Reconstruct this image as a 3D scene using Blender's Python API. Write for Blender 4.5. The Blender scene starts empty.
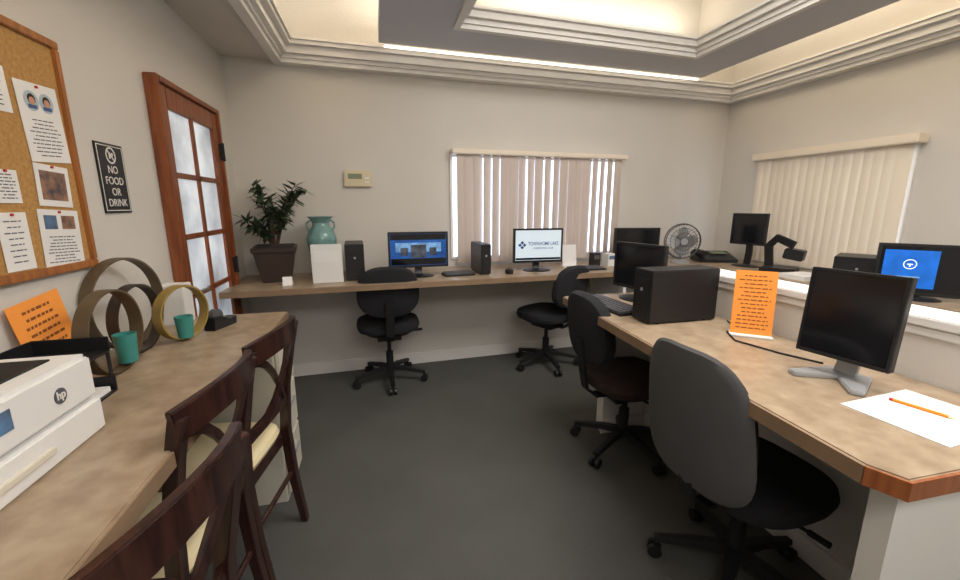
import bpy, bmesh, math, random
from mathutils import Vector, Matrix, Euler
random.seed(7)
SC=bpy.context.scene
COL=SC.collection
try: SC.view_settings.view_transform='Standard'
except Exception: pass
D2R=math.pi/180
def S(r,g,b):
    f=lambda c:(c/255/12.92) if c/255<=0.04045 else ((c/255+0.055)/1.055)**2.4
    return (f(r),f(g),f(b),1)
def mat(name,c,rough=0.6,metal=0.0,noise=0,nscale=8,c2=None,emit=0,bump=0,bscale=60):
    m=bpy.data.materials.new(name); m.use_nodes=True
    nt=m.node_tree; b=nt.nodes['Principled BSDF']
    b.inputs['Base Color'].default_value=c
    b.inputs['Roughness'].default_value=rough
    b.inputs['Metallic'].default_value=metal
    if emit:
        b.inputs['Emission Color'].default_value=c
        b.inputs['Emission Strength'].default_value=emit
    if noise or c2 or bump:
        tc=nt.nodes.new('ShaderNodeTexCoord')
    if noise or c2:
        n=nt.nodes.new('ShaderNodeTexNoise'); n.inputs['Scale'].default_value=nscale
        n.inputs['Detail'].default_value=5
        nt.links.new(tc.outputs['Object'],n.inputs['Vector'])
        r=nt.nodes.new('ShaderNodeValToRGB')
        if c2 is None:
            c2=tuple(max(0,x*(1-noise)) for x in c[:3])+(1,)
        r.color_ramp.elements[0].position=.3; r.color_ramp.elements[1].position=.7
        r.color_ramp.elements[0].color=c2; r.color_ramp.elements[1].color=c
        nt.links.new(n.outputs['Fac'],r.inputs['Fac'])
        nt.links.new(r.outputs['Color'],b.inputs['Base Color'])
        if emit: nt.links.new(r.outputs['Color'],b.inputs['Emission Color'])
    if bump:
        n2=nt.nodes.new('ShaderNodeTexNoise'); n2.inputs['Scale'].default_value=bscale
        nt.links.new(tc.outputs['Object'],n2.inputs['Vector'])
        bp=nt.nodes.new('ShaderNodeBump'); bp.inputs['Strength'].default_value=bump; bp.inputs['Distance'].default_value=.01
        nt.links.new(n2.outputs['Fac'],bp.inputs['Height']); nt.links.new(bp.outputs['Normal'],b.inputs['Normal'])
    return m
def woodmat(name,c,c2,rough=.4):
    m=bpy.data.materials.new(name); m.use_nodes=True; nt=m.node_tree; b=nt.nodes['Principled BSDF']
    tc=nt.nodes.new('ShaderNodeTexCoord'); mp=nt.nodes.new('ShaderNodeMapping'); mp.inputs['Scale'].default_value=(12,12,1.2)
    n=nt.nodes.new('ShaderNodeTexNoise'); n.inputs['Scale'].default_value=4; n.inputs['Detail'].default_value=6
    r=nt.nodes.new('ShaderNodeValToRGB'); r.color_ramp.elements[0].position=.35; r.color_ramp.elements[1].position=.65
    r.color_ramp.elements[0].color=c2; r.color_ramp.elements[1].color=c
    L=nt.links.new
    L(tc.outputs['Object'],mp.inputs['Vector']); L(mp.outputs['Vector'],n.inputs['Vector']); L(n.outputs['Fac'],r.inputs['Fac']); L(r.outputs['Color'],b.inputs['Base Color'])
    b.inputs['Roughness'].default_value=rough
    return m
M={}
M['wall']=mat('wall_paint',S(209,204,196),.85,noise=.04,nscale=2,bump=.15,bscale=90)
M['ceil']=mat('ceiling_paint',S(220,213,200),.85,noise=.03,nscale=2)
M['trimw']=mat('white_trim_paint',S(226,223,218),.5,noise=.02,nscale=3)
M['ring']=mat('grey_soffit_paint',S(196,196,202),.8,noise=.03,nscale=2)
M['floor']=mat('dark_grey_carpet',S(82,82,78),.7,noise=.2,nscale=3,bump=.5,bscale=220)
M['lam']=mat('brown_stone_laminate',S(168,149,125),.34,c2=S(140,119,96),nscale=18)
M['lamedge']=mat('laminate_edge',S(146,120,94),.45,noise=.2,nscale=10)
M['oredge']=woodmat('reddish_wood_edge',S(160,96,52),S(130,70,36),.4)
M['door']=woodmat('red_brown_door_wood',S(146,82,42),S(112,56,26),.35)
M['dwood']=woodmat('dark_walnut_wood',S(62,36,30),S(34,18,16),.28)
M['cream']=mat('cream_vinyl',S(238,222,180),.5,noise=.06)
M['black']=mat('black_plastic',S(26,26,28),.42,noise=.15,nscale=20)
M['blackm']=mat('black_matte_plastic',S(20,20,22),.6,noise=.1,nscale=20)
M['keyc']=mat('keycap_plastic',S(96,96,100),.5,noise=.1,nscale=20)
M['fabric']=mat('black_fabric',S(34,34,38),.95,noise=.3,nscale=60,bump=.4,bscale=300)
M['brownfab']=mat('dark_brown_fabric',S(58,42,38),.9,noise=.3,nscale=40,bump=.4,bscale=300)
M['greyp']=mat('grey_plastic_shell',S(86,86,88),.55,noise=.1,nscale=14,bump=.1)
M['chrome']=mat('silver_metal',S(190,192,195),.28,1.0,noise=.05)
M['silverp']=mat('silver_plastic',S(168,170,172),.35,.3,noise=.05)
M['white']=mat('white_plastic',S(226,225,222),.5,noise=.03)
M['paper']=mat('white_paper',S(232,230,228),.8,noise=.03)
M['ink']=mat('dark_ink',S(84,84,92),.8,noise=.05)
M['orink']=mat('brown_ink',S(140,80,36),.8,noise=.05)
M['orange']=mat('orange_paper',S(250,158,66),.8,noise=.04)
M['cork']=mat('cork',S(190,146,86),.9,c2=S(166,122,66),nscale=90)
M['corkfr']=woodmat('board_oak_frame',S(176,112,54),S(140,84,38),.45)
M['signb']=mat('sign_black',S(30,29,31),.5,noise=.05)
M['signw']=mat('sign_white',S(225,222,215),.6,noise=.03)
M['slat']=mat('blind_slat_vinyl',S(204,190,180),.6,noise=.05,nscale=3)
M['slat2']=mat('cream_blind_vinyl',S(232,220,202),.6,noise=.04,nscale=3)
M['day']=mat('daylight_glass',S(215,230,255),.3,emit=2.2,noise=.05,nscale=2)
M['day2']=mat('glowing_glass_pane',S(235,242,250),.12,emit=.5,c2=S(128,136,146),nscale=2.4)  # door glass: glow and mottling painted in for the bright room beyond
M['tube']=mat('warm_lamp_glow',S(255,244,225),.5,emit=3.0,noise=.01)
M['off']=mat('dark_screen_glass',S(22,23,27),.12,noise=.1)
M['scrblue']=mat('screen_blue',S(28,84,160),.3,emit=.55,noise=.6,nscale=9)
M['scrblue2']=mat('screen_bright_blue',S(24,100,195),.3,emit=.75,noise=.4,nscale=12)
M['scrw']=mat('screen_white',S(200,215,225),.3,emit=.4,noise=.03)
M['scrlb']=mat('screen_light_blue',S(120,170,220),.3,emit=.5,noise=.5,nscale=30)
M['scrroom']=mat('screen_picture',S(90,96,110),.3,emit=.35,c2=S(24,22,28),nscale=30)
M['scrtx']=mat('screen_text_blue',S(30,70,130),.4,emit=.2,noise=.05)
M['scrtw']=mat('screen_text_white',S(240,245,255),.4,emit=.8,noise=.02)
M['teal']=mat('teal_ceramic',S(60,140,132),.4,noise=.15)
M['vase']=mat('teal_glass',S(124,164,160),.15,noise=.35,nscale=14)
M['hoop']=mat('olive_brown_lacquer',S(98,82,58),.5,noise=.3,nscale=12)
M['hoopd']=mat('dark_brown_lacquer',S(60,50,40),.5,noise=.3,nscale=12)
M['hoopy']=mat('ochre_lacquer',S(160,134,70),.45,noise=.25,nscale=12)
M['leaf']=mat('dark_green_leaf',S(66,88,58),.5,c2=S(34,54,34),nscale=12)
M['bark']=mat('brown_bark',S(92,72,54),.9,noise=.4,nscale=30)
M['pot']=mat('dark_brown_planter',S(62,48,42),.45,noise=.2,nscale=10)
M['soil']=mat('dark_soil',S(40,32,26),.95,noise=.4,nscale=60)
M['beige']=mat('beige_painted_metal',S(212,206,190),.45,noise=.04)
M['therm']=mat('beige_plastic',S(212,200,166),.5,noise=.04)
M['lcd']=mat('lcd_green_grey',S(120,128,100),.3,noise=.05)
M['pencil']=mat('orange_pencil_paint',S(245,140,30),.4,noise=.03)
M['red']=mat('red_plastic',S(190,40,40),.4,noise=.05)
M['face']=mat('printed_face_tone',S(205,150,120),.7,noise=.1,nscale=30)
M['hair']=mat('printed_dark_hair',S(50,38,34),.7,noise=.1,nscale=30)
M['pgrey']=mat('printed_pale_grey',S(176,190,200),.7,noise=.1,nscale=30)
M['pshirt']=mat('printed_blue_shirt',S(70,96,140),.7,noise=.2,nscale=30)
M['skin']=mat('printed_photo_brown',S(170,125,95),.7,c2=S(60,60,70),nscale=30)
M['bluep']=mat('printed_photo_blue',S(90,130,170),.7,c2=S(70,60,66),nscale=25)

class MB:
    def __init__(s): s.bm=bmesh.new()
    def _v(s,pts): return [s.bm.verts.new(p) for p in pts]
    def _f(s,vs):
        try: s.bm.faces.new(vs)
        except ValueError: pass
    def box(s,x0,x1,y0,y1,z0,z1,T=None):
        P=[Vector(p) for p in ((x0,y0,z0),(x1,y0,z0),(x1,y1,z0),(x0,y1,z0),(x0,y0,z1),(x1,y0,z1),(x1,y1,z1),(x0,y1,z1))]
        if T is not None: P=[T@p for p in P]
        v=s._v(P)
        for f in ((3,2,1,0),(4,5,6,7),(0,1,5,4),(1,2,6,5),(2,3,7,6),(3,0,4,7)): s._f([v[i] for i in f])
        return s
    def prism(s,poly,z0,z1,T=None):
        a=[Vector((p[0],p[1],z0)) for p in poly]; b=[Vector((p[0],p[1],z1)) for p in poly]
        if T is not None: a=[T@p for p in a]; b=[T@p for p in b]
        a=s._v(a); b=s._v(b); n=len(poly)
        s._f(a[::-1]); s._f(b)
        for i in range(n): s._f([a[i],a[(i+1)%n],b[(i+1)%n],b[i]])
        return s
    def ringp(s,o,i,z0,z1):
        n=len(o)
        A=s._v([(p[0],p[1],z0) for p in o]);B=s._v([(p[0],p[1],z0) for p in i])
        C=s._v([(p[0],p[1],z1) for p in o]);D=s._v([(p[0],p[1],z1) for p in i])
        for k in range(n):
            j=(k+1)%n
            s._f([A[j],A[k],B[k],B[j]]); s._f([C[k],C[j],D[j],D[k]])
            s._f([A[k],A[j],C[j],C[k]]); s._f([B[j],B[k],D[k],D[j]])
        return s
    def cyl(s,p0,p1,r0,r1=None,n=20):
        if r1 is None: r1=r0
        p0=Vector(p0);p1=Vector(p1); d=(p1-p0).normalized()
        q=d.to_track_quat('Z','Y'); a=[];b=[]
        for i in range(n):
            t=2*math.pi*i/n; c=Vector((math.cos(t),math.sin(t),0))
            a.append(p0+q@(c*r0)); b.append(p1+q@(c*r1))
        a=s._v(a);b=s._v(b); s._f(a[::-1]); s._f(b)
        for i in range(n): s._f([a[i],a[(i+1)%n],b[(i+1)%n],b[i]])
        return s
    def lathe(s,prof,n=28,T=None,cap=True):
        rows=[]
        for r,z in prof:
            row=[]
            for i in range(n):
                t=2*math.pi*i/n; p=Vector((r*math.cos(t),r*math.sin(t),z))
                row.append(T@p if T is not None else p)
            rows.append(s._v(row))
        for a,b in zip(rows[:-1],rows[1:]):
            for i in range(n): s._f([a[i],a[(i+1)%n],b[(i+1)%n],b[i]])
        if cap: s._f(rows[0][::-1]); s._f(rows[-1])
        return s
    def sweep(s,pts,prof,up=(0,0,1),closed=False,scales=None):
        pts=[Vector(p) for p in pts]; n=len(pts); rows=[]; up=Vector(up)
        for i,p in enumerate(pts):
            if closed: t=pts[(i+1)%n]-pts[i-1]
            else: t=pts[min(i+1,n-1)]-pts[max(i-1,0)]
            t.normalize(); side=t.cross(up)
            if side.length<1e-4: side=t.cross(Vector((0,1,0.01)))
            side.normalize(); u=side.cross(t)
            k=scales[i] if scales else 1
            rows.append(s._v([p+side*a*k+u*b*k for a,b in prof]))
        m=len(prof)
        R=range(n) if closed else range(n-1)
        for i in R:
            a=rows[i];b=rows[(i+1)%n]
            for j in range(m): s._f([a[j],a[(j+1)%m],b[(j+1)%m],b[j]])
        if not closed: s._f(rows[0][::-1]); s._f(rows[-1])
        return s
    def tube(s,pts,r,n=10,**k):
        return s.sweep(pts,[(r*math.cos(2*math.pi*i/n),r*math.sin(2*math.pi*i/n)) for i in range(n)],**k)
    def pillow(s,w,d,h,T=None,e=3.2,n=36,fn=None,lay=((-.5,.82),(-.38,.95),(0,1),(.3,.97),(.45,.86),(.55,.6),(.6,.3))):
        rows=[]
        for z,k in lay:
            row=[]
            for i in range(n):
                t=2*math.pi*i/n; c=math.cos(t);q=math.sin(t)
                p=Vector((w/2*k*math.copysign(abs(c)**(2/e),c),d/2*k*math.copysign(abs(q)**(2/e),q),z*h))
                if fn: p=fn(p)
                row.append(T@p if T is not None else p)
            rows.append(s._v(row))
        for a,b in zip(rows[:-1],rows[1:]):
            for i in range(n): s._f([a[i],a[(i+1)%n],b[(i+1)%n],b[i]])
        s._f(rows[0][::-1]); s._f(rows[-1])
        return s
    def obj(s,name,m,parent=None,loc=(0,0,0),rot=(0,0,0),bevel=0,smooth=True,**props):
        bm=s.bm
        bmesh.ops.recalc_face_normals(bm,faces=bm.faces)
        if bevel:
            ed=[e for e in bm.edges if len(e.link_faces)==2 and e.calc_face_angle(0)>.6]
            bmesh.ops.bevel(bm,geom=ed,offset=bevel,segments=2,affect='EDGES',clamp_overlap=True)
        if smooth:
            for f in bm.faces: f.smooth=True
            for e in bm.edges:
                if len(e.link_faces)==2 and e.calc_face_angle(0)>.62: e.smooth=False
        me=bpy.data.meshes.new(name); bm.to_mesh(me); bm.free()
        me.materials.append(M[m] if isinstance(m,str) else m)
        o=bpy.data.objects.new(name,me); COL.objects.link(o)
        o.location=loc; o.rotation_euler=rot
        if parent: o.parent=parent
        for k,v in props.items(): o[k]=v
        return o
def thing(name,loc,rz=0,label='',cat='',group=None):
    e=bpy.data.objects.new(name,None); COL.objects.link(e); e.empty_display_size=.05
    e.location=loc; e.rotation_euler=(0,0,rz*D2R)
    e['label']=label; e['category']=cat
    if group: e['group']=group
    return e
def dup(t,loc,rz,label=None):
    n=t.copy(); n.location=loc; n.rotation_euler=(0,0,rz*D2R); COL.objects.link(n)
    if label: n['label']=label
    def rec(src,dst):
        for c in list(src.children):
            k=c.copy(); COL.objects.link(k); k.parent=dst; k.matrix_parent_inverse=c.matrix_parent_inverse.copy(); rec(c,k)
    rec(t,n); return n
def text(s,size,loc,rot,m,parent=None,name='lettering',bold=0,align='CENTER',sx=1):
    cu=bpy.data.curves.new(name,'FONT'); cu.body=s; cu.size=size; cu.align_x=align; cu.align_y='CENTER'; cu.extrude=.0004; cu.offset=bold
    o=bpy.data.objects.new(name,cu); COL.objects.link(o)
    dg=bpy.context.evaluated_depsgraph_get(); dg.update()
    me=bpy.data.meshes.new_from_object(o.evaluated_get(dg)); COL.objects.unlink(o); bpy.data.objects.remove(o)
    me.materials.clear(); me.materials.append(M[m])
    q=bpy.data.objects.new(name,me); COL.objects.link(q); q.location=loc; q.rotation_euler=tuple(a*D2R for a in rot); q.scale=(sx,1,1)
    if parent: q.parent=parent
    return q
RF=(90,0,0)

# ------------------------------------------------------------------ layout
XL,XR,YN=-.985,3.5,-1.3
KB=.0454; RB=math.degrees(math.atan(KB))
def YB(x,off=0): return 3.496+KB*x-off
DZ=.86
SN=dict(kind='structure')
room=[(XL,YN),(XR,YN),(XR,YB(XR)),(XL,YB(XL))]
MB().prism([(XL-.1,YN-.1),(XR+.1,YN-.1),(XR+.1,YB(XR)+.12),(XL-.1,YB(XL)+.12)],-.1,0).obj('floor','floor',**SN)
MB().prism([(XL-.1,YB(XL-.1)),(XR+.1,YB(XR+.1)),(XR+.1,YB(XR+.1)+.1),(XL-.1,YB(XL-.1)+.1)],0,3.0).obj('wall_back','wall',**SN)
MB().box(XL-.1,XL,YN,YB(XL),0,3.0).obj('wall_left','wall',**SN)
MB().box(XR,XR+.1,YN,YB(XR),0,3.0).obj('wall_right','wall',**SN)
MB().box(XL-.1,XR+.1,YN-.1,YN,0,3.0).obj('wall_front','wall',**SN)
MB().prism([(XL-.1,YN-.1),(XR+.1,YN-.1),(XR+.1,YB(XR)+.12),(XL-.1,YB(XL)+.12)],3.0,3.1).obj('ceiling','ceil',**SN)
MB().prism([(XL+.012,YB(XL+.012)-.012),(XR-.012,YB(XR)-.012),(XR-.012,YB(XR-.012)),(XL+.012,YB(XL+.012))],0,.1).obj('baseboard_back','trimw',**SN)
MB().box(XL,XL+.012,YN,2.28,0,.1).obj('baseboard_left','trimw',**SN)
MB().box(XR-.012,XR,YN,YB(XR)-.012,0,.1).obj('baseboard_right','trimw',**SN)
def rect(l,r,f,boff): return [(l,f),(r,f),(r,YB(r,boff)),(l,YB(l,boff))]
L0,R0,F0,B0=-.62,3.44,-.9,.06
MB().ringp(room,rect(L0,R0,F0,B0),2.40,3.0).obj('ceiling_soffit','wall',**SN)
o=MB()
for (w,z0,z1) in ((.028,2.372,2.40),(.045,2.40,2.425),(.075,2.425,2.475),(.11,2.475,2.50),(.125,2.50,2.515)):
    o.ringp(rect(L0-.03 if z0<2.4 else L0,R0+.055 if z0<2.4 else R0,F0,B0-.055 if z0<2.4 else B0),rect(L0+w,R0-w,F0+w,B0+w),z0,z1)
o.obj('trim_1','trimw',**SN)
L1,R1,F1,B1=.08,2.88,-.5,.27
L2,R2,F2,B2=.56,2.44,-.1,.68
MB().ringp(rect(L1,R1,F1,B1),rect(L2,R2,F2,B2),2.50,2.60).obj('ceiling_panel','ring',**SN)
o=MB()
for (w,z0,z1) in ((.02,2.488,2.515),(.035,2.515,2.545),(.065,2.545,2.585),(.09,2.585,2.60)):
    o.ringp(rect(L2-.02,R2+.02,F2,B2-.02),rect(L2+w,R2-w,F2+w,B2+w),z0,z1)
o.obj('trim_2','trimw',**SN)
MB().ringp(rect(L2-.03,R2+.03,F2-.03,B2-.03),rect(L2,R2,F2,B2),2.60,3.0).obj('ceiling_recess','ceil',**SN)
lamp=MB().cyl((L1+.04,YB(L1+.04,B1-.03),2.492),(R1-.02,YB(R1-.02,B1-.03),2.492),.009,n=12).obj('cove_lamp','tube')
lamp['label']='long thin warm glowing cove light tube along ceiling panel edge'; lamp['category']='light fixture'

# ------------------------------------------------------------------ door
door=thing('door_1',(XL+.002,0,0),0); door['kind']='structure'
del door['label']; del door['category']
y0,y1,zt=2.33,3.06,1.945
o=MB(); sw=.08
o.box(0,.04,y0,y0+sw,0,zt).box(0,.04,y1-sw,y1,0,zt).box(0,.04,y0+sw,y1-sw,zt-.10,zt).box(0,.04,y0+sw,y1-sw,0,.3)
ym=(y0+y1)/2; o.box(.004,.036,ym-.014,ym+.014,.3,zt-.10)
for i in range(1,5):
    z=.3+i*(zt-.10-.3)/5; o.box(.004,.036,y0+sw,y1-sw,z-.014,z+.014)
o.obj('door_leaf','door',door,bevel=.003)
MB().box(.016,.022,y0+sw,y1-sw,.3,zt-.10).obj('door_glass','day2',door)
MB().box(0,.055,y0-.03,y0-.003,0,zt+.03).box(0,.055,y1+.003,y1+.03,0,zt+.03).box(0,.055,y0-.003,y1+.003,zt+.003,zt+.03).obj('door_frame','door',door,bevel=.003)
for z in (1.72,1.0,.25):
    MB().box(.035,.06,y1-.012,y1+.02,z-.05,z+.05).cyl((.06,y1+.004,z-.055),(.06,y1+.004,z+.055),.008,n=10).obj('hinge','blackm',door,label='black metal hinge')
MB().cyl((.04,y0+.04,.95),(.08,y0+.04,.95),.012,n=12).sweep([(.08,y0+.03,.95),(.085,y0+.14,.95)],[(-.008,-.008),(.008,-.008),(.008,.008),(-.008,.008)]).obj('door_handle','chrome',door)

# ------------------------------------------------------------------ windows and blinds
def window(n,T,w,z0,z1):
    MB().box(-w/2+.02,w/2-.02,-.008,-.002,z0+.02,z1-.04,T).obj('window_%d'%n,'day',**SN)
    MB().box(-w/2,-w/2+.02,-.02,-.001,z0,z1,T).box(w/2-.02,w/2,-.02,-.001,z0,z1,T).box(-w/2+.02,w/2-.02,-.02,-.001,z0,z0+.02,T).obj('trim_%d'%(n+4),'trimw',**SN)
TB=Matrix.Translation((1.45,YB(1.45),0))@Matrix.Rotation(RB*D2R,4,'Z')
window(1,TB,1.66,.93,1.82)
b=thing('vertical_blinds',(1.45,YB(1.45),0),RB,'closed beige vertical slat blinds over window above long desk','blinds')
o=MB(); n=20; W=1.60
for i in range(n):
    x=-W/2+.05+i*(W-.09)/(n-1)+random.uniform(-.007,.007); a=random.choice((6,10,14,20,26,32))*D2R
    if i==0: x+=.012
    T=Matrix.Translation((x,-.06,0))@Matrix.Rotation(a,4,'Z')
    pts=[]
    for k in range(7):
        u=(k/6-.5)*.089; pts.append((u,-.006*(1-(2*u/.089)**2)))
    poly=pts+[(p[0],p[1]+.0015) for p in pts[::-1]]
    o.prism(poly,.90,1.80,T)
o.obj('slats','slat',b,kind='stuff')
MB().box(-.83,.83,-.11,-.005,1.80,1.84).obj('headrail','slat2',b,bevel=.006)
TR=Matrix.Translation((XR,2.62,0))@Matrix.Rotation(-90*D2R,4,'Z')
window(2,TR,1.16,.93,1.80)
b=thing('vertical_blinds',(XR,2.62,0),-90,'closed cream vertical slat blinds on side window','blinds')
o=MB(); n=17; W=1.12
for i in range(n):
    x=-W/2+.03+i*(W-.06)/(n-1); a=random.uniform(8,22)*D2R
    T=Matrix.Translation((x,-.05,0))@Matrix.Rotation(a,4,'Z')
    pts=[]
    for k in range(7):
        u=(k/6-.5)*.083; pts.append((u,-.006*(1-(2*u/.083)**2)))
    poly=pts+[(p[0],p[1]+.0015) for p in pts[::-1]]
    o.prism(poly,.88,1.785,T)
o.obj('slats','slat2',b,kind='stuff')
MB().box(-.60,.62,-.11,-.005,1.785,1.845).obj('headrail','slat2',b,bevel=.006)

t=thing('thermostat',(-.12,YB(-.12)-.001,1.53),RB,'beige rectangular wall thermostat with small display','thermostat')
MB().box(-.105,.105,-.03,0,0,.125).obj('housing','therm',t,bevel=.006)
MB().box(-.075,.03,-.032,-.029,.06,.1).obj('display','lcd',t)
for z in (.03,.06): MB().box(.05,.085,-.034,-.029,z,z+.015).obj('button','white',t)

# ------------------------------------------------------------------ bulletin board & signs
bb=thing('bulletin_board',(XL+.001,0,0),0,'cork bulletin board in oak frame on wall','bulletin board')
MB().box(0,.012,.9,1.715,1.20,1.88).obj('cork_panel','cork',bb)
MB().box(0,.022,.88,1.735,1.18,1.205).box(0,.022,.88,1.735,1.875,1.90).box(0,.022,.88,.905,1.205,1.875).box(0,.022,1.71,1.735,1.205,1.875).obj('frame','corkfr',bb,bevel=.003)
def lines(o,x,y0,y1,z0,z1,n,h=.004,seed=1,center=True):
    rr=random.Random(seed)
    for i in range(n):
        z=z1-(i+.5)*(z1-z0)/n; w=(y1-y0)*rr.uniform(.55,1)
        a=(y0+y1)/2-w/2 if center else y0
        while a<(y0+y1)/2+w/2-.004:
            l=min(rr.uniform(.008,.026),(y0+y1)/2+w/2-a); o.box(x,x+.0004,a,a+l,z-h/2,z+h/2); a+=l+.004
    return o
def portrait(f,y,z,r):
    MB().cyl((.001,y,z),(.0018,y,z),r*1.15,n=24).obj('portrait_disc','pgrey',f)
    MB().box(.0018,.0022,y-r*.7,y+r*.7,z-r*.85,z-r*.4).obj('portrait_shirt','pshirt',f)
    MB().cyl((.0022,y,z+r*.2),(.0026,y,z+r*.2),r*.62,n=20).obj('portrait_hair','hair',f)
    MB().cyl((.0026,y,z),(.003,y,z),r*.45,n=20).obj('portrait_face','face',f)
def flyer(yc,z0,w,h,tilt,label,kind):
    f=thing('flyer',(XL+.015,yc,z0),0,label,'flyer','flyers on the cork board'); f.rotation_euler=(tilt*D2R,0,0)
    MB().box(0,.0012,-w/2,w/2,0,h).obj('sheet','paper',f)
    o=MB()
    if kind==1:
        lines(o,.0014,-w*.4,w*.4,h*.06,h*.56,10,h=.003,seed=3)
        for s in (-1,1): portrait(f,s*w*.18,h*.77,w*.15)
    elif kind==2:
        MB().box(.0012,.0015,-w*.38,w*.38,h*.15,h*.85).obj('picture','skin',f)
    elif kind==3:
        lines(o,.0014,-w*.42,w*.42,h*.05,h*.55,9,seed=9,h=.003)
        MB().box(.0012,.002,-w*.38,-w*.08,h*.66,h*.9).obj('picture','bluep',f)
        MB().box(.0012,.002,w*.04,w*.38,h*.66,h*.9).obj('picture','skin',f)
    else: lines(o,.0014,-w*.4,w*.4,h*.1,h*.9,8,seed=12,h=.003)
    if len(o.bm.verts): o.obj('printed_lines','ink',f)
    MB().cyl((.001,0,h*.96),(.006,0,h*.96),.004,n=10).obj('push_pin','red',f)
flyer(1.62,1.52,.165,.225,3,'white flyer with two round portrait photos and text',1)
flyer(1.60,1.385,.14,.125,-3,'small white notice with a printed picture',2)
flyer(1.59,1.20,.17,.175,-3,'white flyer with two pictures above text',3)
flyer(1.455,1.64,.10,.12,2,'small white printed notice',4)
flyer(1.43,1.395,.08,.09,0,'small white printed notice',4)
flyer(1.42,1.21,.10,.16,0,'plain white text flyer',4)
sg=thing('wall_sign',(XL+.001,1.945,1.36),0,'black sign with white border prohibiting food and drink','sign')
MB().box(0,.006,-.086,.086,0,.26).obj('sign_plate','signb',sg,bevel=.001)
MB().box(.006,.0068,-.08,-.077,.008,.252).box(.006,.0068,.077,.08,.008,.252).box(.006,.0068,-.077,.077,.008,.011).box(.006,.0068,-.077,.077,.249,.252).obj('border','signw',sg)
o=MB(); pts=[(.0072,.028*math.cos(i*math.pi/14),.216+.028*math.sin(i*math.pi/14)) for i in range(28)]
o.sweep(pts,[(-.003,-.0004),(.003,-.0004),(.003,.0004),(-.003,.0004)],up=(1,0,0),closed=True)
T=Matrix.Translation((.0072,0,.216))@Matrix.Rotation(-45*D2R,4,'X')
o.box(-.0004,.0004,-.028,.028,-.0028,.0028,T).box(-.0003,.0003,-.012,-.002,-.012,.012,Matrix.Translation((.0072,0,.216))).cyl((.0069,.009,.22),(.0074,.009,.22),.007,n=12)
o.obj('prohibition_symbol','signw',sg)
for i,s in enumerate(('NO','FOOD','OR','DRINK')):
    text(s,.040,(.0068,0,.162-i*.0415),(90,0,90),'signw',sg,bold=.0002,sx=1.0)

# ------------------------------------------------------------------ desks
d=thing('counter_desk',(0,0,0),0,'long brown stone-look laminate counter along wall with door','desk')
MB().box(XL+.002,-.462,-.9,2.2,DZ-.04,DZ).obj('desktop','lam',d,bevel=.003)
MB().box(-.462,-.457,-.9,2.2,DZ-.04,DZ-.003).obj('edge_strip','lamedge',d)
MB().box(XL+.02,-.52,-.2,-.17,0,DZ-.04).obj('support_panel','trimw',d)
d=thing('counter_desk',(0,0,0),0,'long brown laminate desktop running under the windows into the corner','desk')
fo=.66
MB().prism([(XL+.002,YB(XL,.002)),(XL+.002,YB(XL,fo)),(2.85,YB(2.85,fo)),(2.85,.2),(XR-.002,.2),(XR-.002,YB(XR,.002))],DZ-.04,DZ).obj('desktop','lam',d,bevel=.003)
MB().prism([(XL+.002,YB(XL,fo)),(XL+.002,YB(XL,fo+.005)),(2.85,YB(2.85,fo+.005)),(2.85,YB(2.85,fo))],DZ-.04,DZ-.003).obj('edge_strip','lamedge',d)
MB().box(2.0,2.03,3.0,3.55,0,DZ-.04).obj('support_panel','trimw',d)
MB().box(2.9,XR-.02,.5,.53,0,DZ-.04).obj('support_panel','trimw',d)
d=thing('peninsula_desk',(0,0,0),0,'brown stone-look laminate peninsula desk against low white half wall','desk')
MB().prism([(1.06,2.18),(.968,.545),(.995,.487),(1.598,.475),(1.598,2.18)],DZ-.045,DZ).obj('desktop','lam',d,bevel=.003)
MB().prism([(1.06,2.18),(1.054,2.18),(.962,.545),(.968,.545)],DZ-.045,DZ-.003).obj('edge_strip','lamedge',d)
MB().prism([(.968,.545),(.962,.543),(.991,.480),(1.598,.468),(1.598,.475),(.995,.487)],DZ-.045,DZ-.003).obj('edge_strip','oredge',d,label='reddish wood edge strip')
MB().box(1.30,1.585,2.07,2.14,0,DZ-.045).obj('support_panel','trimw',d)
MB().box(1.06,1.585,.53,.58,0,DZ-.045).obj('support_panel','trimw',d)
MB().box(1.285,1.585,2.055,2.07,0,.09).obj('plinth','trimw',d,bevel=.004)
hw=thing('wall_partition',(0,0,0)); del hw['label']; del hw['category']; hw['kind']='structure'
MB().box(1.60,1.72,.1,2.14,0,DZ).box(1.60,1.72,.1,1.76,DZ,1.03).obj('partition_core','wall',hw)
MB().box(1.585,1.76,.1,1.79,1.03,1.06).box(1.592,1.735,.1,1.775,1.0,1.03).obj('partition_cap','trimw',hw,bevel=.004)
MB().box(1.588,1.60,.59,2.05,0,.1).obj('baseboard_partition','trimw',hw)

# ------------------------------------------------------------------ filing cabinet
fc=thing('filing_cabinet',(-.72,2.035,0),0,'beige metal filing cabinet under counter end','cabinet')
MB().box(-.25,.25,-.15,.15,0.0,.80).obj('body','beige',fc,bevel=.004)
for i in range(3):
    z0=.04+i*.25
    dr=MB().box(.252,.268,-.14,.14,z0,z0+.235).obj('drawer','beige',fc,bevel=.004)
    MB().box(.268,.282,-.05,.05,z0+.15,z0+.165).box(.268,.274,-.05,.05,z0+.135,z0+.15).obj('handle','silverp',dr)

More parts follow.
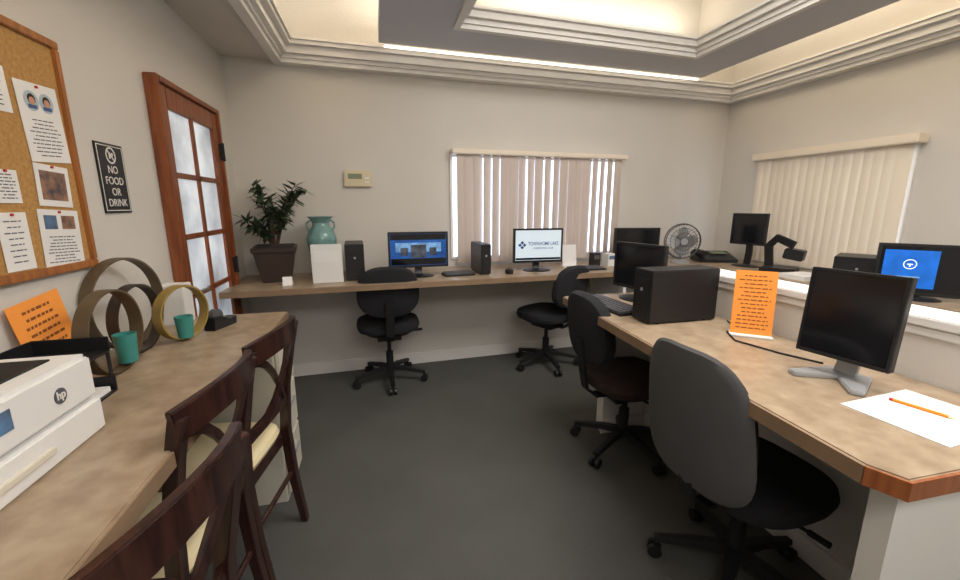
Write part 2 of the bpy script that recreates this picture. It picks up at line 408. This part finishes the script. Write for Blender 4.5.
# ------------------------------------------------------------------ office chairs
def office_chair(x,y,rz,label,backm='fabric',seatm='fabric',shell=False,sh=.47,bt=.95,basem='black',legrot=0,rec=10,bw=.43,br=.28,gap=.07):
    c=thing('office_chair',(x,y,0),rz,label,'chair','rolling office chairs')
    MB().pillow(.48,.46,.09,Matrix.Translation((0,0,sh-.045)),e=2.9).obj('seat',seatm,c)
    MB().pillow(.40,.38,.03,Matrix.Translation((0,0,sh-.105)),lay=((-.5,.8),(.5,1))).box(-.09,.09,-.12,.1,sh-.16,sh-.115).obj('seat_mechanism','blackm',c,bevel=.004)
    hb=bt-sh-gap; cz=(bt+sh+gap)/2
    T=Matrix.Translation((0,-.28,cz))@Matrix.Rotation((90+rec)*D2R,4,'X')
    MB().pillow(bw,hb,.075 if not shell else .06,T,e=2.7,fn=lambda p:Vector((p.x*(1-.12*p.y/hb),p.y,-p.z-.8*p.x*p.x))).obj('backrest',seatm if shell else backm,c)
    if shell:
        T2=Matrix.Translation((0,-.305,cz))@Matrix.Rotation((90+rec)*D2R,4,'X')
        MB().pillow(bw+.03,hb+.035,.03,T2,e=3.4,fn=lambda p:Vector((p.x*(1-.16*p.y/hb),p.y,p.z-.8*p.x*p.x))).obj('back_shell','greyp',c,label='grey plastic rear shell')
    zb=sh-.13
    yk=-.31 if not shell else -.29
    MB().sweep([(0,-.02,zb),(0,-.2,zb),(0,-.26,zb+.05),(0,-.28,zb+.14),(0,yk,cz-.06)],[(-.03,-.008),(.03,-.008),(.03,.008),(-.03,.008)],up=(0,.3,1)).obj('back_support','blackm',c,bevel=.002)
    MB().cyl((0,0,.10),(0,0,.25),.028).cyl((0,0,.25),(0,0,sh-.15),.016).obj('gas_lift','blackm',c)
    for i in range(5):
        a=(i*72+legrot)*D2R; ca,sa=math.cos(a),math.sin(a)
        MB().sweep([(0,0,.115),(ca*.12,sa*.12,.108),(ca*br,sa*br,.078)],[(-.022,-.016),(.022,-.016),(.018,.014),(-.018,.014)],scales=[1.2,1,.75]).obj('leg',basem,c,bevel=.002)
        px,py=ca*(br-.005),sa*(br-.005)
        o=MB(); q=(-sa,ca)
        for s in (-1,1):
            o.cyl((px+q[0]*s*.008,py+q[1]*s*.008,.028),(px+q[0]*s*.026,py+q[1]*s*.026,.028),.027,n=16)
        o.cyl((px,py,.03),(px,py,.08),.008,n=10).obj('caster','black',c)
    MB().cyl((.06,.02,sh-.14),(.25,.03,sh-.13),.006,n=8).cyl((.21,.028,sh-.132),(.27,.03,sh-.129),.011,n=10).obj('lever','blackm',c)
    return c
office_chair(1.26,1.05,-86,'office chair with grey plastic back shell and black seat',shell=True,legrot=16,bt=.945,rec=8,sh=.49,bw=.40,gap=-.02)
office_chair(1.33,1.90,-88,'black fabric office chair with dark brown seat at peninsula',legrot=8,bt=.95,seatm='brownfab',backm='fabric',rec=8,bw=.40,sh=.49)
office_chair(.055,3.19,2,'black fabric task chair with rounded back tucked at long desk',legrot=-18,bt=.975,sh=.53,bw=.44,gap=.06)
office_chair(1.40,3.2,24,'black fabric task chair turned sideways at long desk',legrot=30,bt=.925,sh=.52,gap=.05,bw=.40)

# ------------------------------------------------------------------ wooden chairs
def wood_chair(x,y,rz,label):
    c=thing('dining_chair',(x,y,0),rz,label,'chair','dark wooden chairs along the counter')
    sq=[(-.018,-.016),(.018,-.016),(.018,.016),(-.018,.016)]
    for s in (-1,1):
        MB().sweep([(s*.170,.20,.44),(s*.173,.205,.2),(s*.175,.21,0)],[(-.018,-.018),(.018,-.018),(.018,.018),(-.018,.018)],up=(0,1,0),scales=[1,.9,.75]).obj('leg','dwood',c,bevel=.002)
        MB().sweep([(s*.175,-.245,0),(s*.175,-.215,.22),(s*.175,-.2,.45),(s*.178,-.215,.65),(s*.182,-.245,.82),(s*.184,-.27,.93)],sq,up=(0,1,0),scales=[.85,1,1.1,1,1,1]).obj('leg','dwood',c,bevel=.002,label='rear leg rising into the back stile')
    MB().box(-.185,.185,-.19,.21,.385,.435).obj('seat_frame','dwood',c,bevel=.004)
    MB().pillow(.39,.42,.06,Matrix.Translation((0,.01,.465)),e=4.5).obj('seat','cream',c)
    def arc(z,dy,b,w=.185,n=9): return [(w*(2*i/(n-1)-1),-dy-b*(1-(2*i/(n-1)-1)**2),z+.018*(1-(2*i/(n-1)-1)**2)) for i in range(n)]
    MB().sweep(arc(.905,.262,.045,.198),[(-.011,-.034),(.011,-.034),(.011,.045),(-.011,.045)]).obj('top_rail','dwood',c,bevel=.003)
    MB().sweep(arc(.60,.212,.02,.175),[(-.009,-.02),(.009,-.02),(.009,.02),(-.009,.02)]).obj('lower_rail','dwood',c,bevel=.002)
    for s in (-1,1):
        pts=[]
        for i in range(9):
            t=i/8; xx=s*(-.17+.34*t); z=.62+.26*t+.03*math.sin(t*math.pi*2)*-1
            yy=-(.215+.05*t)-.03*math.sin(math.pi*t)-(.007*s)
            pts.append((xx,yy,z))
        MB().sweep(pts,[(-.006,-.013),(.006,-.013),(.006,.013),(-.006,.013)],up=(0,0,1)).obj('cross_slat','dwood',c,bevel=.001)
    MB().cyl((-.18,-.21,.25),(.18,-.21,.25),.01,n=8).obj('stretcher','dwood',c)
    MB().cyl((-.173,.2,.18),(.173,.2,.18),.01,n=8).obj('stretcher','dwood',c)
    return c
wc=wood_chair(-.645,1.615,80,'dark walnut cross-back wooden chair with cream seat beside filing cabinet')
dup(wc,(-.69,1.185,0),83,'dark walnut cross-back wooden chair with cream seat')
dup(wc,(-.60,.735,0),78,'dark walnut cross-back wooden chair with cream seat by the printer')

# ------------------------------------------------------------------ monitors / computers
def monitor(x,y,z,rz,w,h,label,scr='off',gap=.07,base='black',content=None,tilt=0,basekind='round',bz=.014):
    m=thing('computer_monitor',(x,y,z),rz,label,'monitor')
    T=Matrix.Translation((0,0,gap+h/2))@Matrix.Rotation(tilt*D2R,4,'X')
    b_=bz
    o=MB(); o.box(-w/2,w/2,-.006,.022,-h/2,h/2,T).box(-w*.3,w*.3,.022,.045,-h*.3,h*.3,T)
    o.box(-w/2,-w/2+b_,-.012,-.006,-h/2,h/2,T).box(w/2-b_,w/2,-.012,-.006,-h/2,h/2,T).box(-w/2+b_,w/2-b_,-.012,-.006,-h/2,-h/2+b_*1.3,T).box(-w/2+b_,w/2-b_,-.012,-.006,h/2-b_,h/2,T)
    o.obj('bezel','black',m,bevel=.0015)
    s=MB().box(-w/2+b_,w/2-b_,-.0085,-.006,-h/2+b_*1.3,h/2-b_,T).obj('screen',scr,m)
    MB().sweep([(0,.03,.012),(0,.045,gap*.6),(0,.04,gap+h*.35)],[(-.028,-.009),(.028,-.009),(.028,.009),(-.028,.009)],up=(0,1,0)).obj('stand_neck',base,m,bevel=.002)
    if basekind=='round':
        MB().lathe([(.115,0),(.115,.006),(.09,.013),(.03,.018)],T=Matrix.Scale(.75,4,(0,1,0))@Matrix.Translation((0,.02,0))).obj('stand_base',base,m)
    else:
        MB().prism([(-.10,-.085),(-.07,-.10),(0,-.01),(.07,-.10),(.10,-.085),(.055,.07),(-.055,.07)],0,.014).obj('stand_base','silverp',m,bevel=.003)
    if content: content(s,w,h,gap)
    return m
def c_rooms(s,w,h,g):
    z=g+h/2; y=-.0095
    MB().box(-w*.38,w*.38,y+.0003,-.0085,z-h*.06,z+h*.2).obj('picture','scrlb',s)
    MB().box(-w*.13,w*.13,y,-.0085,z-h*.22,z+h*.14).obj('picture','scrroom',s)
    MB().box(-w*.30,-w*.18,y,-.0085,z-h*.16,z+h*.06).obj('picture','scrroom',s)
    MB().box(w*.18,w*.30,y,-.0085,z-h*.16,z+h*.06).obj('picture','scrroom',s)
    MB().box(-w*.46,w*.46,y,-.0085,z-h*.42,z-h*.24).obj('dark_band','off',s)
    MB().box(-w*.46,w*.46,y,-.0085,z+h*.28,z+h*.44).obj('dark_band','off',s)
def c_town(s,w,h,g):
    z=g+h/2; y=-.0092
    T=Matrix.Translation((-w*.33,y,z+.005))@Matrix.Rotation(45*D2R,4,'Y')
    a=.024
    MB().box(-a,-.003,-.0004,.0004,.003,a,T).box(.003,a,-.0004,.0004,.003,a,T).box(-a,-.003,-.0004,.0004,-a,-.003,T).box(.003,a,-.0004,.0004,-a,-.003,T).obj('emblem','scrtx',s)
    text('TOWNHOME LAKE',.040,(w*.10,y,z+.014),RF,'scrtx',s,bold=.0002,sx=.75)
    text('A RESIDENTIAL CLUB',.020,(w*.10,y,z-.022),RF,'scrtx',s,sx=.9)
    MB().box(-w*.46,w*.46,y,-.0085,z-h*.42,z-h*.36).obj('task_bar','off',s)
def c_logo(s,w,h,g):
    z=g+h/2; y=-.0095
    MB().box(-w*.42,w*.18,y+.0004,-.0085,z-h*.36,z+h*.38).obj('lit_window','scrblue2',s)
    o=MB(); r=.026; cx=-w*.12
    pts=[(cx+r*math.cos(i*math.pi/14),y,z+.03+r*math.sin(i*math.pi/14)) for i in range(28)]
    o.tube(pts,.002,n=6,up=(0,1,0),closed=True).obj('emblem','scrtw',s)
    MB().box(cx-.012,cx+.012,y-.0003,y+.0004,z+.027,z+.033).box(cx-.003,cx+.003,y-.0003,y+.0004,z+.016,z+.027).obj('emblem_mark','scrtw',s)
    MB().box(cx-w*.13,cx+w*.13,y-.0003,y+.0004,z-h*.16,z-h*.13).obj('caption_bar','scrlb',s)
monitor(.30,YB(.30,.42),DZ,RB-2,.445,.265,'black widescreen monitor with blue lit picture on long desk','scrblue',content=c_rooms)
monitor(1.275,YB(1.275,.42),DZ,RB-4,.42,.275,'black widescreen monitor showing white page with blue logo','scrw',content=c_town)
monitor(2.27,YB(2.27,.35),DZ,-8,.42,.25,'black monitor with dark screen in the corner','off',gap=.08)
monitor(1.42,2.0,DZ,-76,.34,.26,'dark flat monitor angled on the peninsula desk','off',gap=.06)
monitor(3.14,2.92,DZ,-80,.30,.27,'slim dark monitor raised on stand near side window','off',gap=.19)
monitor(2.97,1.62,DZ,-50,.37,.29,'black monitor partly lit with bright blue window','off',gap=.025,content=c_logo)
monitor(1.37,.885,DZ,-79,.235,.272,'black square monitor switched off on silver forked stand','off',gap=.065,base='silverp',basekind='fork',tilt=-5,bz=.009)

def tower(x,y,rz,w,d_,h,label,z=DZ):
    t=thing('computer_tower',(x,y,z),rz,label,'computer')
    MB().box(-w/2,w/2,-d_/2,d_/2,.006,h).obj('case','black',t,bevel=.004)
    for sx in (-1,1):
        for sy in (-1,1): MB().cyl((sx*w*.35,sy*d_*.35,0),(sx*w*.35,sy*d_*.35,.008),.012,n=10).obj('foot','blackm',t)
    o=MB(); o.box(-w*.38,w*.38,-d_/2-.004,-d_/2,h*.72,h*.84).box(-w*.38,w*.38,-d_/2-.0015,-d_/2,h*.1,h*.72)
    for i in range(6): o.box(-w*.35,w*.35,-d_/2-.003,-d_/2,h*(.15+i*.06),h*(.15+i*.06)+.006)
    o.obj('front_panel','blackm',t)
    MB().cyl((0,-d_/2-.005,h*.63),(0,-d_/2,h*.63),.008,n=14).obj('power_button','silverp',t)
    return t
tower(-.165,YB(-.165,.31),RB,.13,.34,.26,'small black computer tower beside white box')
tower(.80,YB(.80,.36),RB,.08,.3,.235,'slim black computer tower under blinds')
tower(1.345,1.60,-90,.13,.36,.245,'wide black desktop computer case on peninsula')
tower(3.12,2.02,-60,.24,.3,.2,'black computer box on side counter')

def keyboard(x,y,rz,label,L=.42,W=.14,z=DZ):
    k=thing('keyboard',(x,y,z),rz,label,'keyboard')
    MB().prism([(-W/2,0),(W/2,0),(W/2,.022),(-W/2,.012)],-L/2,L/2,Matrix.Rotation(90*D2R,4,'Z')@Matrix.Rotation(90*D2R,4,'X')).obj('keyboard_body','black',k,bevel=.002)
    o=MB()
    for r in range(5):
        for c in range(16):
            if r==0 and 4<c<10: continue
            yy=-W/2+.014+r*.0235; xx=-L/2+.014+c*(L-.028)/16
            zz=.012+.010*(yy+W/2)/W
            o.box(xx,xx+(L-.028)/16-.006,yy,yy+.015,zz,zz+.006)
    o.box(-L/2+.014+5*(L-.028)/16,-L/2+.014+9.8*(L-.028)/16,-W/2+.014,-W/2+.029,.013,.019)
    o.obj('keys','keyc',k,kind='stuff')
    return k
keyboard(1.185,1.90,-86,'black keyboard lying on peninsula desk',L=.40,W=.15)
keyboard(.0,YB(.0,.52),RB,'black keyboard on long desk',L=.26)
keyboard(.60,YB(.60,.45),RB+4,'black keyboard on long desk beside tower',L=.24,W=.12)
keyboard(1.70,YB(1.70,.48),RB,'black keyboard on long desk near small boxes',L=.3)
def mouse(x,y,rz):
    m=thing('computer_mouse',(x,y,DZ),rz,'small black computer mouse on desktop','mouse')
    MB().pillow(.06,.105,.036,Matrix.Translation((0,0,.018)),e=2.3).obj('mouse_body','black',m)
    MB().cyl((-.004,.025,.036),(.004,.025,.036),.008,n=12).obj('scroll_wheel','greyp',m)
mouse(1.0,YB(1.0,.5),0)

ph=thing('office_phone',(3.14,3.27,DZ),-20,'flat black desk telephone with keypad on counter corner','telephone')
MB().prism([(-.12,0),(.12,0),(.12,.09),(-.12,.03)],-.17,.17,Matrix.Rotation(90*D2R,4,'Z')@Matrix.Rotation(90*D2R,4,'X')).obj('phone_body','black',ph,bevel=.004)
MB().box(-.16,-.09,-.11,.11,.07,.105).obj('handset','blackm',ph,bevel=.01)
MB().box(-.02,.12,.0,.08,.07,.085).obj('display','lcd',ph)
dc=thing('document_scanner',(3.15,2.60,DZ),-60,'black folding document scanner with raised arm','scanner')
MB().box(-.12,.12,-.1,.1,0,.04).obj('base','black',dc,bevel=.006)
MB().sweep([(-.08,.05,.03),(-.1,.05,.2),(-.04,.02,.27),(.08,-.02,.22)],[(-.03,-.018),(.03,-.018),(.03,.018),(-.03,.018)],up=(0,1,0)).obj('arm','black',dc,bevel=.003)
MB().box(.0,.13,-.07,.07,.12,.2,Matrix.Rotation(.15,4,'Y')).obj('camera_head','black',dc,bevel=.006)
pp=thing('paper_stack',(3.05,2.32,DZ),0,'flat stack of white paper sheets on side counter','paper')
MB().box(-.12,.12,-.10,.10,0,.03).obj('sheets','paper',pp)

fn=thing('desk_fan',(2.76,YB(2.76,.36),DZ),-20,'small silver desk fan with round wire guard','fan')
MB().lathe([(.085,0),(.085,.012),(.05,.025),(.015,.035)]).obj('base','silverp',fn)
MB().cyl((0,.02,.02),(0,.03,.2),.011).cyl((0,.0,.2),(0,.08,.2),.035).obj('motor_housing','silverp',fn)
o=MB()
def circ(r,y,n=36): return [(r*math.cos(2*math.pi*i/n),y,.2+r*math.sin(2*math.pi*i/n)) for i in range(n)]
for r,y in ((.16,-.0),(.155,-.03),(.12,-.045),(.08,-.052),(.035,-.056)): o.tube(circ(r,y),.0024 if r<.15 else .005,n=6,up=(0,1,0),closed=True)
for i in range(28):
    a=2*math.pi*i/28; c,s_=math.cos(a),math.sin(a)
    o.tube([(.03*c,-.056,.2+.03*s_),(.12*c,-.045,.2+.12*s_),(.16*c,-.005,.2+.16*s_),(.1*c,.04,.2+.1*s_)],.0014,n=5,up=(0,1,0))
o.obj('wire_guard','greyp',fn)
MB().cyl((0,-.06,.2),(0,-.052,.2),.032).obj('guard_badge','silverp',fn)
for k in range(4):
    MB().pillow(.12,.005,.13,Matrix.Translation((0,-.01,.2))@Matrix.Rotation(k*math.pi/2,4,'Y')@Matrix.Translation((.075,0,0))@Matrix.Rotation(.45,4,'X'),e=2.2,lay=((-.5,.3),(-.3,.8),(0,1),(.3,.8),(.5,.3))).obj('blade','silverp',fn)

def boxitem(name,x,y,rz,w,d_,h,m,label,cat,m2=None,z=DZ):
    t=thing(name,(x,y,z),rz,label,cat)
    MB().box(-w/2,w/2,-d_/2,d_/2,0,h).obj('body',m,t,bevel=.003)
    MB().box(-w*.4,w*.4,-d_/2-.001,-d_/2,h*.55,h*.85).obj('label_panel',m2 or 'paper',t)
    return t
boxitem('binder_box',-.34,YB(-.34,.49),RB,.20,.05,.265,'white','upright white binder box beside teal vase','box')
boxitem('speaker',1.86,YB(1.86,.33),0,.07,.08,.12,'black','small black desktop speaker','speaker','greyp')
boxitem('tissue_box',2.0,YB(2.0,.34),10,.09,.09,.11,'white','small white cardboard box on desk','box','bluep')
sf=thing('sign_holder',(1.64,YB(1.64,.28),DZ),0,'clear acrylic holder with white sheet on long desk','sign')
MB().box(-.065,.065,-.004,.004,.01,.19,Matrix.Rotation(-8*D2R,4,'X')).obj('sheet','paper',sf)
MB().box(-.07,.07,-.03,.05,0,.01).obj('foot','white',sf)
sc=thing('card_holder',(-.60,YB(-.6,.5),DZ),5,'small white tent card on desk','card')
MB().prism([(-.03,0),(.03,0),(0,.055)],-.03,.03,Matrix.Rotation(90*D2R,4,'Z')@Matrix.Rotation(90*D2R,4,'X')).obj('tent_card','paper',sc)

os_=thing('sign_holder',(1.475,1.30,DZ),-40,'bright orange printed notice in clear stand on peninsula','sign')
T=Matrix.Rotation(-7*D2R,4,'X')
MB().box(-.073,.073,-.002,.002,.008,.27,T).obj('sheet','orange',os_)
MB().box(-.076,.076,-.03,.045,0,.008).obj('foot','white',os_,bevel=.002)
rr=random.Random(4)
def orl(o,n,z1,dz,wmin,wmax,h,T,front):
    for i in range(n):
        z=z1-i*dz; w=rr.uniform(wmin,wmax); a=-w/2
        while a<w/2-.004:
            l=min(rr.uniform(.008,.022),w/2-a)
            if front: o.box(a,a+l,-.0026,-.002,z-h,z+h,T)
            else: o.box(.0015,.0021,a,a+l,z-h,z+h,T)
            a+=l+.005
    return o
orl(MB(),14,.248,.0165,.07,.12,.002,T,True).obj('printed_lines','orink',os_)
ol=thing('notice_sheet',(-.945,1.46,DZ),0,'orange printed notice leaning against wall on counter','notice')
T=Matrix.Rotation(-6*D2R,4,'Y')@Matrix.Rotation(6*D2R,4,'X')
MB().box(0,.0015,-.10,.10,.012,.27,T).obj('sheet','orange',ol)
orl(MB(),9,.24,.023,.1,.16,.004,T,False).obj('printed_lines','orink',ol)

pa=thing('paper_sheet',(1.345,.66,DZ),4,'white lined sheet lying on peninsula desk','paper')
MB().box(-.14,.14,-.108,.108,0,.003).obj('sheet','paper',pa)
pe=thing('pencil',(1.365,.68,DZ+.003),-76,'orange pencil lying on white sheet','pencil')
MB().cyl((-.055,0,.004),(.05,0,.004),.004,n=6).obj('barrel','pencil',pe)
MB().cyl((.05,0,.004),(.065,0,.004),.004,.0008,n=8).obj('tip','cream',pe)
MB().cyl((-.062,0,.004),(-.055,0,.004),.0042,n=8).obj('eraser','red',pe)
cb=MB().tube([(1.56,1.5,DZ+.004),(1.52,1.42,DZ+.004),(1.42,1.36,DZ+.004),(1.36,1.26,DZ+.004),(1.40,1.1,DZ+.004),(1.45,.99,DZ+.004)],.0035,n=8).obj('power_cable','blackm')
cb['label']='thin black power cable lying across the peninsula desk'; cb['category']='cable'
cb=MB().tube([(1.59,1.15,.78),(1.5,1.12,.6),(1.45,1.05,.56),(1.5,.9,.62),(1.59,.8,.75)],.004,n=8).obj('power_cable','blackm')
cb['label']='black cable hanging in a loop beneath the peninsula desk'; cb['category']='cable'

# ------------------------------------------------------------------ printer
pr=thing('printer',(-.82,.88,DZ),0,'white laser printer with black output tray on counter','printer')
hx=.155; hy=.235
MB().box(-hx,hx,-hy,hy,.0,.08).obj('paper_drawer','white',pr,bevel=.006)
MB().prism([(-hx,-hy),(hx-.004,-hy),(hx-.004,hy),(-hx,hy)],.083,.19).obj('body','white',pr,bevel=.01)
MB().box(-.12,.10,-.19,.19,.190,.194).obj('output_tray','blackm',pr)
MB().sweep([(-.135,-.2,.196),(-.135,.2,.196)],[(-.018,0),(.018,0),(.018,.03),(-.018,.045)]).obj('rear_cover','white',pr,bevel=.003)
MB().box(-.05,.06,-.14,.14,.195,.205,Matrix.Rotation(-.12,4,'Y')).obj('output_flap','black',pr,bevel=.003)
MB().cyl((hx-.005,.12,.133),(hx-.002,.12,.133),.017,n=28).obj('badge','ink',pr)
text('hp',.025,(hx-.0015,.12,.135),(90,0,90),'signw',pr,bold=.0006)
MB().box(hx-.005,hx-.0025,-.14,.0,.125,.165).obj('sticker','bluep',pr)
MB().box(hx-.002,hx+.006,-.07,.07,.03,.045).obj('drawer_grip','beige',pr,bevel=.002)

lt=thing('letter_tray',(-.845,1.235,DZ),0,'black two-tier letter tray on counter','letter tray')
for z in (.0,.12):
    MB().box(-.09,.09,-.105,.105,z+.0,z+.006).box(-.09,.09,-.105,-.099,z+.006,z+.045).box(-.09,.09,.099,.105,z+.006,z+.045).box(-.09,-.084,-.099,.099,z+.006,z+.045).obj('tray','black',lt,bevel=.0015)
for sx in (-1,1):
    for sy in (-1,1):
        MB().cyl((sx*.082,sy*.102,.04),(sx*.082,sy*.102,.122),.005,n=8).obj('post','blackm',lt)
MB().box(-.07,.08,-.09,.09,.006,.02).obj('papers','paper',lt)

def hoop(x,y,r,w,rz,m,label,th=.007,z=DZ):
    h=thing('decorative_hoop',(x,y,z),rz,label,'ornament','decorative hoops on the counter')
    o=MB(); n=48; rows=[]
    for i in range(n):
        a=2*math.pi*i/n; c,s_=math.cos(a),math.sin(a); row=[]
        for (rr_,yy) in ((r,-w/2),(r,w/2),(r-th,w/2),(r-th,-w/2)): row.append((rr_*c,yy,r+rr_*s_))
        rows.append(o._v(row))
    for i in range(n):
        a=rows[i];b=rows[(i+1)%n]
        for j in range(4): o._f([a[j],a[(j+1)%4],b[(j+1)%4],b[j]])
    o.obj('band',m,h)
    MB().box(-.025,.025,-w/2,w/2,0,.006).obj('foot',m,h)
    return h
hoop(-.835,1.50,.135,.04,88,'hoop','olive-brown round band hoop holding teal cup')
hoop(-.925,1.775,.17,.04,78,'hoop','tall olive-brown round band hoop')
hoop(-.865,1.71,.125,.035,84,'hoopd','dark brown medium round band hoop')
hoop(-.77,1.83,.11,.04,66,'hoopy','small ochre round band hoop holding teal cup')
def cup(x,y,z,r,h,label):
    c=thing('pencil_cup',(x,y,z),0,label,'cup')
    MB().lathe([(r*.8,0),(r,h),(r*.92,h),(r*.74,.006)],n=24).obj('cup_body','teal',c)
cup(-.82,1.535,DZ+.021,.032,.095,'teal ceramic cup nested in brown hoop')
cup(-.755,1.80,DZ+.016,.032,.085,'teal ceramic cup nested in ochre hoop')
td=thing('tape_dispenser',(-.69,1.98,DZ),70,'black tape dispenser on counter end','tape dispenser')
MB().prism([(-.07,0),(.07,0),(.075,.035),(.03,.03),(-.02,.055),(-.065,.06)],-.025,.025,Matrix.Rotation(90*D2R,4,'X')).obj('body','black',td,bevel=.003)
MB().cyl((-.025,-.012,.055),(-.025,.012,.055),.032,n=24).obj('tape_roll','greyp',td)
wb=thing('tissue_box',(-.90,2.10,DZ),0,'white cardboard box against wall by door','box')
MB().box(-.05,.05,-.05,.05,0,.18).obj('body','white',wb,bevel=.003)

# ------------------------------------------------------------------ plant & vase
pl=thing('potted_plant',(-.70,YB(-.70,.30),DZ),8,'leafy green plant with thick stems in dark brown square planter','plant')
def frus(o,a,b,z0,z1):
    A=o._v([(-a,-a,z0),(a,-a,z0),(a,a,z0),(-a,a,z0)]);B=o._v([(-b,-b,z1),(b,-b,z1),(b,b,z1),(-b,b,z1)])
    o._f(A[::-1]);o._f(B)
    for i in range(4): o._f([A[i],A[(i+1)%4],B[(i+1)%4],B[i]])
o=MB()
frus(o,.09,.13,0,.21); frus(o,.138,.142,.21,.245)
o.obj('planter','pot',pl,bevel=.004)
MB().box(-.125,.125,-.125,.125,.246,.252).obj('soil','soil',pl)
tips=[]; o=MB(); rr=random.Random(11)
for k in range(13):
    a=k*math.pi/6.5+rr.uniform(-.3,.3); R=rr.uniform(.08,.23); H=rr.uniform(.14,.44)
    P=[Vector((.02*math.cos(a),.02*math.sin(a),.25)),Vector((R*.3*math.cos(a),R*.3*math.sin(a),.25+H*.45)),Vector((R*.7*math.cos(a),R*.7*math.sin(a),.25+H*.8)),Vector((R*math.cos(a),R*math.sin(a),.25+H))]
    o.tube(P,.006,n=6,scales=[1.3,1,.7,.4]); tips.append(P)
o.obj('stems','bark',pl)
o=MB()
for P in tips:
    for k in range(34):
        t=rr.uniform(.3,1)*3; i=min(2,int(t)); p=P[i].lerp(P[i+1],t-i)
        d=Vector((rr.uniform(-1,1),rr.uniform(-1,1),rr.uniform(-.5,.8))).normalized()
        L=rr.uniform(.06,.1); w=L*.2
        sd=d.cross(Vector((0,0,1))).normalized(); nn=sd.cross(d)
        e=[p,p+d*L*.3+sd*w,p+d*L*.65+sd*w*.8-nn*.004,p+d*L-nn*.012,p+d*L*.65-sd*w*.8-nn*.004,p+d*L*.3-sd*w]
        o._f(o._v(e))
o.obj('foliage','leaf',pl,kind='stuff')
va=thing('vase',(-.40,YB(-.40,.19),DZ),20,'tall teal glass urn vase with small handles','vase')
MB().lathe([(.06,0),(.065,.015),(.05,.04),(.07,.12),(.10,.22),(.108,.28),(.09,.34),(.062,.375),(.058,.40),(.075,.43),(.095,.445),(.09,.447),(.07,.43),(.052,.40)],n=36).obj('vase_body','vase',va)
for s in (-1,1):
    MB().tube([(s*.08,0,.34),(s*.10,0,.37),(s*.098,0,.40),(s*.072,0,.42)],.007,n=8,up=(0,1,0)).obj('handle','vase',va)

# ------------------------------------------------------------------ lights
def area(name,loc,rot,sx,sy,e,col):
    l=bpy.data.lights.new(name,'AREA'); l.shape='RECTANGLE'; l.size=sx; l.size_y=sy; l.energy=e; l.color=col
    o=bpy.data.objects.new(name,l); COL.objects.link(o); o.location=loc; o.rotation_euler=tuple(a*D2R for a in rot); return o
W=(1,.91,.78)
area('fill_light',(1.5,1.0,2.9),(0,0,0),1.6,1.5,74,(1,.965,.93))  # added soft room fill inside the ceiling recess, out of view
area('fill_light',(.6,-.75,2.36),(30,0,0),2.0,.5,26,(1,.965,.93))  # added fill behind the camera, tilted forward into the room
area('cove_light',(1.48,3.11,2.63),(180,0,RB),2.7,.12,17,W)
area('cove_light',(.25,1.4,2.63),(180,0,90),3.2,.15,28,W)
area('cove_light',(2.72,1.4,2.63),(180,0,90),3.2,.15,32,W)
area('cove_light',(1.5,2.75,2.61),(180,0,RB),1.6,.08,5,W)
area('cove_light',(-.55,1.4,2.53),(180,0,90),3.6,.08,7,W)
w=bpy.data.worlds.new('world'); SC.world=w; w.use_nodes=True
w.node_tree.nodes['Background'].inputs[0].default_value=(.6,.7,.85,1); w.node_tree.nodes['Background'].inputs[1].default_value=.3
cam=bpy.data.cameras.new('camera'); co=bpy.data.objects.new('camera',cam); COL.objects.link(co)
co.location=(0,0,1.39); co.rotation_euler=((90-11.71)*D2R,0,-14.08*D2R)
cam.sensor_width=36; cam.sensor_fit='HORIZONTAL'; cam.lens=410/960*36; cam.clip_start=.02
SC.camera=co
